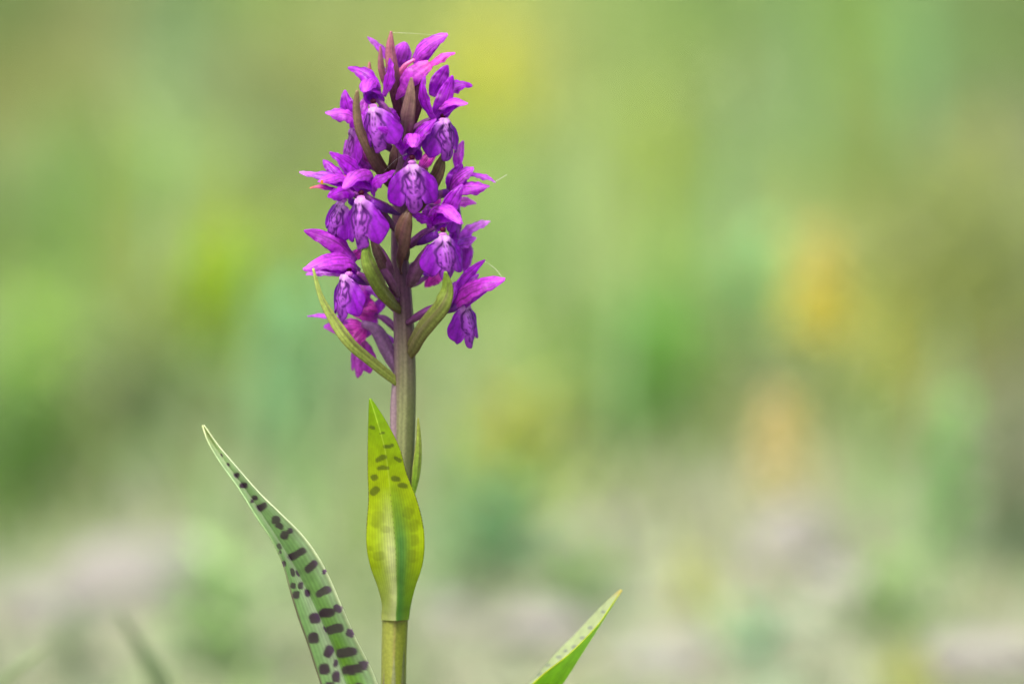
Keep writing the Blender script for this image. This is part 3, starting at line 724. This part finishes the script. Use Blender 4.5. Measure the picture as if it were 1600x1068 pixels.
def lump(p, r, c, sq=(1, 1, 1)):
    v, f = ICO2
    V = v * r * np.array(sq) * (1 + .08 * np.sin(v[:, 0] * 5) * np.sin(v[:, 2] * 6 + 1))[:, None] + np.array(p)
    return V, f, np.tile(lin(c), (len(V), 1))
ICO2 = ico(3)

UPN, FRT = (0, -.35, 1), (0, -1, .25)
def flower(ovary, petals, lipspec=None, hood=None, spur=None, throat=None, ovr=7, ovc=(104, 58, 104), ovc2=(146, 70, 160)):
    """ovary: points from the stem to the throat; every other piece hangs on it"""
    c0, c1 = lin(ovc), lin(ovc2)
    def oc(t, a, V): return (c0 * (1 - t)[:, None] + c1 * t[:, None]) * (1 + .16 * np.cos(6 * a + 5 * t))[:, None]
    rr = np.array([.55, .95, 1.05, .95, .65, .5]) * ovr * PXM
    fl = obj('flower', make_mesh('flower', *tube([P(*q) for q in ovary], rr, 18, 30, 6, .07, oc)), M_BRACT, orchid)
    for q in petals:
        b, t, w = q['b'], q['t'], q['w']
        pb, pt = P(*b), P(*t); L_ = (pt - pb).length
        n = Vector(q.get('n', FRT)); ax = (pt - pb).normalized(); n = (n - ax * n.dot(ax)).normalized()
        bend = q.get('bend', .12); side = ax.cross(n); q.setdefault('sb', rng.uniform(-.07, .07)); rec = rng.uniform(.2, 1.25)
        m1 = pb.lerp(pt, .4) + n * bend * L_ + side * q.get('sb', 0) * L_
        m2 = pb.lerp(pt, .75) + n * bend * rec * L_ + side * q.get('sb', 0) * .8 * L_
        cf = petal_col(q.get('c', VIO), q.get('base', (190, 100, 205)), q.get('vein', .6), q.get('tc'))
        obj(q.get('name', 'sepal'), make_mesh('sepal', *ribbon([pb, m1, m2, pt], w * PXM, q.get('prof', LANCE), tuple(n), q.get('cup', 70), 34, 15, q.get('rip', .2), cfn=cf, twist=q.get('tw', 0) + rng.uniform(-22, 22), groove=.12)), M_PETAL, fl, thick=.0003)
    if hood:
        b, t, w = hood['b'], hood['t'], hood['w']
        pb, pt = P(*b), P(*t); L_ = (pt - pb).length
        n = Vector(hood.get('n', UPN)); ax = (pt - pb).normalized(); n = (n - ax * n.dot(ax)).normalized(); side = ax.cross(n)
        bd = hood.get('bend', .28)
        cf = petal_col(hood.get('c', MAG), (190, 96, 206), .62, hood.get('tc', (206, 110, 224)))
        obj('hood', make_mesh('hood', *ribbon([pb, pb.lerp(pt, .3) + n * bd * L_, pb.lerp(pt, .7) + n * bd * .9 * L_, pt], w * PXM * 1.14, HOODP, tuple(n), hood.get('cup', 165), 30, 23, .11, cfn=cf, groove=.1)), M_PETAL, fl, thick=.0003)
        for sg in (-1, 1):                                       # the two inner petals that line the hood
            o_ = side * sg * w * PXM * .22 - n * w * PXM * .16
            cf = petal_col(VIO, (196, 120, 210), .3)
            obj('petal', make_mesh('petal', *ribbon([pb + o_ * .6, pb.lerp(pt, .35) + n * bd * .55 * L_ + o_, pb.lerp(pt, .88) + n * bd * .25 * L_ + o_ * .4], w * PXM * .62, OVATE, tuple(n + side * sg * .9), 60, 22, 11, .05, cfn=cf)), M_PETAL, fl, thick=.0003)
    if throat:
        tp = P(*throat)
        obj('column', make_mesh('column', *lump(tp + Vector((0, .0016, .0007)), 4.4 * PXM, (104, 12, 62), (1.1, .9, 1.0))), M_PETAL, fl)
        obj('stigma', make_mesh('stigma', *lump(tp + Vector((0, .0002, -.0004)), 5.4 * PXM, (206, 140, 212), (1.2, .9, .7))), M_PETAL, fl)
    if spur:
        def sc(t, a, V): return (lin((150, 60, 190)) * (1 - t)[:, None] + lin((96, 44, 120)) * t[:, None])
        obj('spur', make_mesh('spur', *tube([P(*q) for q in spur], np.array([.8, 1, .95, .7, .3]) * 7 * PXM, 14, 22, cfn=sc)), M_PETAL, fl)
    if lipspec:
        obj('lip', make_mesh('lip', *lip(**lipspec)), M_LIP, fl, thick=.00035)
    return fl

def S(b, t, w, **k): return dict(b=b, t=t, w=w, **k)

# front, upper left of the spike
flower([(628, 215, -3), (612, 190, -9), (598, 165, -11), (588, 155, -11)],
       [S((592, 140, -12), (544, 106, -9), 24, n=(.3, -1, .5), cup=60), S((599, 150, -11), (609, 91, -12), 19, n=(-.5, -1, 0), cup=90, bend=.05),
        S((600, 172, -8), (625, 190, -6), 26, n=FRT, prof=OVATE)],
       dict(neck=(586, 170, -17), w=76, h=70, yaw=-38, roll=-6, pitch=6), S((590, 154, -7), (570, 143, -19), 40, n=(-.15, -.1, 1), cup=190, bend=.3),
       [(592, 172, -12), (602, 185, -6), (612, 200, -2)], (583, 163, -16))
# front centre
flower([(628, 300, -3), (632, 275, -9), (640, 250, -12), (643, 243, -12)],
       [S((640, 240, -12), (682, 186, -14), 25, n=(-.3, -1, .4), cup=75), S((634, 242, -12), (590, 200, -21), 20, n=(.2, -1, .4), cup=70, bend=.06, sb=.08),
        S((655, 268, -7), (684, 228, -5), 20, n=FRT, c=PINK)],
       dict(neck=(644, 260, -19), w=78, h=74, yaw=4, roll=-3, pitch=6, fold=.45), S((643, 243, -8), (646, 229, -21), 40, n=(0, -.1, 1), cup=190, bend=.3),
       [(650, 262, -12), (660, 275, -6), (665, 290, 0)], (644, 251, -18))
# right, upper
flower([(634, 210, -2), (652, 200, -5), (668, 190, -7), (680, 183, -7)],
       [S((680, 190, -9), (664, 119, -11), 18, n=(-.6, -1, 0), cup=80), S((678, 184, -8), (707, 118, -11), 26, n=(.2, -1, .2), cup=60), S((688, 150, -3), (738, 134, -4), 26, n=(.1, -.7, .9), cup=100, bend=.2),
        S((674, 150, 2), (700, 102, 1), 28, n=(.2, -1, .2), cup=60)],
       dict(neck=(692, 188, -11), w=72, h=66, yaw=40, roll=-8, pitch=4), S((682, 186, -4), (730, 162, -14), 30, n=(-.1, -.5, 1), cup=130, bend=.22),
       [(684, 190, -8), (668, 205, -4), (655, 220, 0)], (692, 185, -10))
# topmost, half open, seen from its back
flower([(628, 150, 0), (622, 125, -5), (632, 104, -7), (648, 93, -7)],
       [S((662, 106, -8), (711, 83, -8), 17, n=(.1, -.6, .8), cup=110, c=PINK, base=(232, 130, 190), tc=(226, 120, 214)), S((672, 100, -9), (619, 156, -6), 31, n=(-.2, -1, .3), cup=70, c=(196, 84, 206), base=(226, 120, 200), prof=OVATE, vein=.2)],
       None, S((645, 97, -5), (699, 53, -7), 31, n=(-.5, -.75, .5), cup=120, bend=.16, c=(196, 74, 212)), ovr=5, ovc=(176, 104, 124), ovc2=(214, 104, 180))
# behind the top
flower([(628, 140, 3), (622, 115, 6), (618, 100, 7)],
       [S((612, 100, 6), (574, 58, 6), 14, n=(.3, -1, .4), c=(186, 90, 210)), S((618, 104, 7), (600, 110, 6), 16, n=FRT)],
       None, S((618, 104, 7), (633, 66, 4), 31, n=(.1, -1, .2), cup=110, bend=.12, c=(188, 66, 206)), ovr=5)
# left, upper, turned away to the left
flower([(620, 240, 0), (595, 220, -2), (572, 200, -2), (560, 193, -2)],
       [S((562, 192, -3), (508, 176, -6), 33, n=(.05, -.7, .8), cup=105, bend=.18, c=(194, 72, 212), tc=(206, 130, 228), prof=OVATE), S((560, 194, 0), (539, 141, 0), 25, n=(-.2, -1, .1), cup=60), S((560, 200, 3), (574, 148, 3), 18, n=FRT, c=(188, 66, 206)),
        S((560, 206, -3), (574, 170, 0), 16, n=FRT)],
       dict(neck=(552, 204, -2), w=50, h=64, yaw=-62, roll=14, pitch=0, pink=.12), None, [(560, 205, 0), (574, 220, 3), (590, 235, 4)], (553, 200, -1))
# left, middle, side on
flower([(618, 330, 0), (590, 318, -4), (560, 306, -7), (545, 300, -8)],
       [S((545, 290, -6), (468, 269, -6), 22, n=(.1, -.7, .8), cup=90, c=(180, 70, 214), tc=(216, 150, 232)), S((556, 286, 2), (541, 219, 3), 24, n=(-.3, -1, .1), c=(178, 54, 200)), S((534, 300, -7), (484, 294, -9), 11, n=(0, -.7, .8), tc=(226, 140, 90)),
        S((540, 290, -4), (505, 250, -2), 22, n=(.2, -1, .4)), S((572, 268, 5), (557, 224, 5), 16, n=FRT, c=PINK), S((552, 300, -9), (512, 308, -14), 30, n=(-.3, -1, .5), cup=100, prof=OVATE)],
       dict(neck=(536, 318, -10), w=62, h=62, yaw=-44, roll=24, pitch=0), S((556, 288, -4), (498, 284, -12), 34, n=(0, -.4, 1), cup=120, bend=.16),
       [(548, 314, -6), (570, 328, -2), (590, 345, 2)], (536, 310, -10))
# front, left of centre
flower([(618, 360, -3), (598, 335, -9), (578, 312, -12), (570, 303, -12)],
       [S((574, 288, -12), (515, 238, -17), 31, n=(.2, -1, .4), cup=70), S((582, 304, -13), (617, 267, -18), 24, n=(.3, -.8, .7), cup=100, bend=.22, sb=-.06)],
       dict(neck=(566, 312, -18), w=82, h=80, yaw=-42, roll=2, pitch=4), S((580, 297, -7), (536, 294, -20), 42, n=(.1, -.2, 1), cup=165, bend=.32),
       [(580, 316, -14), (600, 325, -12), (624, 335, -7)], (564, 306, -17))
# right, middle, side on
flower([(630, 320, 0), (660, 312, -1), (690, 302, -2), (704, 296, -2)],
       [S((716, 268, 2), (724, 220, 3), 17, n=(-.2, -1, 0), c=(186, 70, 208)), S((730, 270, -2), (774, 285, -3), 14, n=(0, -.6, 1), cup=100, tc=(216, 140, 230)), S((704, 298, -4), (765, 291, -8), 32, n=(0, -.8, .7), cup=90, bend=.12, c=(184, 56, 206), prof=OVATE),
        S((702, 300, -3), (722, 256, -4), 26, n=FRT)],
       dict(neck=(712, 302, 2), w=52, h=72, yaw=70, roll=-2, pitch=0), S((702, 296, -3), (740, 262, -6), 31, n=(-.3, -.7, .7), cup=110, bend=.16),
       [(704, 300, -3), (688, 304, -1), (676, 312, 2)], (712, 298, 0))
# front, right of centre
flower([(628, 390, -3), (646, 378, -8), (666, 362, -11), (680, 356, -12)],
       [S((678, 356, -11), (644, 336, -16), 19, n=(0, -.8, .7), cup=100, tw=30), S((684, 350, -9), (723, 288, -10), 28, n=(-.2, -1, .3), cup=65), S((668, 345, 2), (668, 320, 4), 16, n=FRT)],
       dict(neck=(692, 371, -17), w=74, h=70, yaw=28, roll=-7, pitch=4), S((674, 356, -6), (722, 349, -20), 36, n=(0, -.3, 1), cup=150, bend=.3),
       [(682, 366, -13), (660, 376, -10), (641, 382, -5)], (692, 364, -16))
# right, behind
flower([(634, 420, 3), (670, 402, 7), (704, 386, 8)],
       [S((714, 372, 8), (766, 346, 8), 20, n=(0, -.7, .8), cup=80, c=(196, 100, 220), tc=(222, 160, 236)), S((728, 378, 10), (726, 428, 10), 22, n=FRT, c=(178, 60, 204), prof=OVATE), S((708, 384, 6), (718, 350, 4), 18, n=FRT)],
       None, S((712, 384, 8), (744, 372, 5), 28, n=(0, -.7, .8), cup=110, bend=.15, c=(176, 70, 212)), ovr=6)
# right, lowest
flower([(636, 505, -2), (664, 488, -5), (694, 476, -5), (706, 472, -4)],
       [S((702, 474, -3), (758, 406, -5), 18, n=(-.3, -1, .3), cup=90, bend=.05), S((706, 470, 3), (748, 428, 3), 18, n=(-.3, -1, .3)), S((700, 476, -6), (712, 440, -5), 18, n=FRT)],
       dict(neck=(726, 477, -4), w=62, h=68, yaw=46, roll=-8, pitch=0), S((706, 474, -2), (789, 435, -9), 40, n=(-.2, -.7, .8), cup=120, bend=.16, c=(198, 60, 206), tc=(200, 90, 220)),
       [(718, 477, -4), (706, 482, -4), (694, 488, -2)], (722, 471, -4), ovc2=(160, 70, 176))
# left, lower, hood pointing left
flower([(622, 470, -3), (600, 452, -7), (572, 434, -9), (558, 426, -10)],
       [S((556, 408, -7), (475, 360, -9), 30, n=(.2, -1, .4), cup=60, c=(178, 50, 198)), S((546, 424, -4), (478, 429, -5), 20, n=(0, -.8, .6), c=(208, 130, 228)), S((552, 404, 0), (566, 388, 0), 18, n=FRT, c=PINK)],
       dict(neck=(541, 432, -13), w=68, h=72, yaw=-46, roll=5, pitch=0), S((560, 416, -5), (474, 421, -15), 42, n=(.05, -.6, .9), cup=135, bend=.2),
       [(548, 432, -10), (562, 438, -8), (580, 444, -4)], (545, 425, -12))
# left, lowest, turned away
flower([(622, 582, 1), (606, 548, 3), (588, 516, 5), (568, 506, 7)],
       [S((552, 508, 8), (480, 494, 6), 13, n=(.1, -.7, .8), cup=60, c=(196, 92, 220)), S((590, 525, 9), (619, 536, 8), 14, n=FRT, c=(186, 90, 214)), S((570, 512, 8), (548, 540, 5), 26, n=FRT, c=PINK)],
       dict(neck=(566, 530, 9), w=48, h=62, yaw=-38, roll=6, pitch=0, pink=.45), S((572, 510, 9), (506, 510, 7), 34, n=(.1, -.7, .7), cup=110, bend=.12, c=PINK), None, (560, 520, 9), ovr=12, ovc=(110, 76, 116), ovc2=(140, 96, 150))
# left, behind the lowest ones
flower([(624, 490, 4), (606, 472, 8), (586, 460, 10)],
       [S((572, 450, 9), (611, 474, 8), 17, n=FRT, c=(176, 60, 206)), S((560, 470, 10), (590, 486, 9), 28, n=FRT, c=PINK, prof=OVATE), S((566, 440, 10), (560, 492, 9), 30, n=FRT, c=(190, 50, 206), prof=OVATE)],
       None, None, None, None, ovr=6)
# right, behind the centre
flower([(636, 446, 4), (652, 440, 7), (668, 432, 9)],
       [S((690, 424, 9), (664, 448, 9), 28, n=FRT, c=PINK, prof=OVATE), S((684, 430, 9), (642, 420, 9), 14, n=FRT, c=(170, 70, 206)), S((676, 426, 11), (700, 402, 11), 24, n=FRT)],
       None, None, None, None, ovr=6)
for q in ((541, 274, -12), (543, 279, -13), (503, 284, -14)):
    obj('pollen_mass', make_mesh('pollen_mass', *lump(P(*q), 2.4 * PXM, (224, 160, 50), (1, 1, 1.4))), M_PETAL, orchid)
flower([(622, 290, 2), (600, 272, 5), (580, 262, 6)],
       [S((572, 262, 6), (530, 246, 5), 26, n=(.1, -.8, .6), rip=.25), S((574, 258, 6), (586, 222, 5), 22, n=FRT, c=PINK), S((570, 266, 7), (548, 290, 6), 26, n=FRT, prof=OVATE, rip=.25)],
       None, S((580, 262, 6), (552, 238, 4), 28, n=(.1, -.7, .7), cup=110, bend=.15), ovr=6)
flower([(634, 330, 3), (660, 322, 6), (684, 322, 8)],
       [S((686, 326, 8), (744, 318, 8), 20, n=(0, -.8, .6), rip=.25, c=(198, 90, 212)), S((690, 322, 8), (712, 352, 6), 26, n=FRT, prof=OVATE, rip=.25), S((686, 320, 8), (676, 296, 8), 18, n=FRT, c=PINK)],
       None, None, ovr=6)
flower([(624, 520, 5), (604, 500, 9), (586, 492, 10)],
       [S((588, 494, 10), (540, 478, 10), 24, n=FRT, c=PINK, prof=OVATE, rip=.25), S((584, 492, 11), (566, 530, 11), 26, n=FRT, c=(198, 90, 214), prof=OVATE, rip=.25), S((586, 490, 10), (604, 464, 10), 18, n=FRT, c=(186, 80, 210))],
       None, None, ovr=6)
# swollen ovaries standing against the stem
for pts, r in (([(640, 446, -7), (652, 420, -10), (672, 384, -12)], 11), ([(612, 440, -5), (602, 410, -8), (584, 378, -8)], 9), ([(622, 462, -5), (606, 432, -8), (592, 412, -9)], 7)):
    def oc(t, a, V): return (lin((98, 64, 96)) * (1 - t)[:, None] + lin((120, 66, 124)) * t[:, None]) * (1 + .18 * np.cos(6 * a + 3 * t))[:, None]
    obj('ovary', make_mesh('ovary', *tube([P(*q) for q in pts], np.array([.5, 1, 1.05, .9, .5]) * r * PXM, 18, 26, 6, .08, oc)), M_BRACT, orchid)

# ------------------------------------------------------------------ gossamer
m, nt, N, L, b, out = new_mat('gossamer'); b.inputs['Base Color'].default_value = (.8, .8, .78, 1); b.inputs['Roughness'].default_value = .3
def thread(pts, r, label):
    o = obj('spider_thread', make_mesh('spider_thread', *tube([P(*q) for q in pts], [r, r], 5, 30)), m)
    return tag(o, label, 'spider thread', 'spider threads hung on the orchid')
thread([(612, 51, -9), (655, 53, -9), (699, 57, -7)], .000014, 'fine spider thread strung across the two topmost tips')
thread([(770, 286, -3), (780, 280, -4), (792, 273, -5)], .00004, 'short pale thread at the tip of the right-hand middle petal')
thread([(756, 407, -5), (774, 420, -6), (787, 436, -8)], .000018, 'fine thread joining the lowest right-hand petal tips')
thread([(600, 268, -14), (618, 250, -16), (636, 240, -24)], .000016, 'fine thread crossing the brown bract in front of the stem')
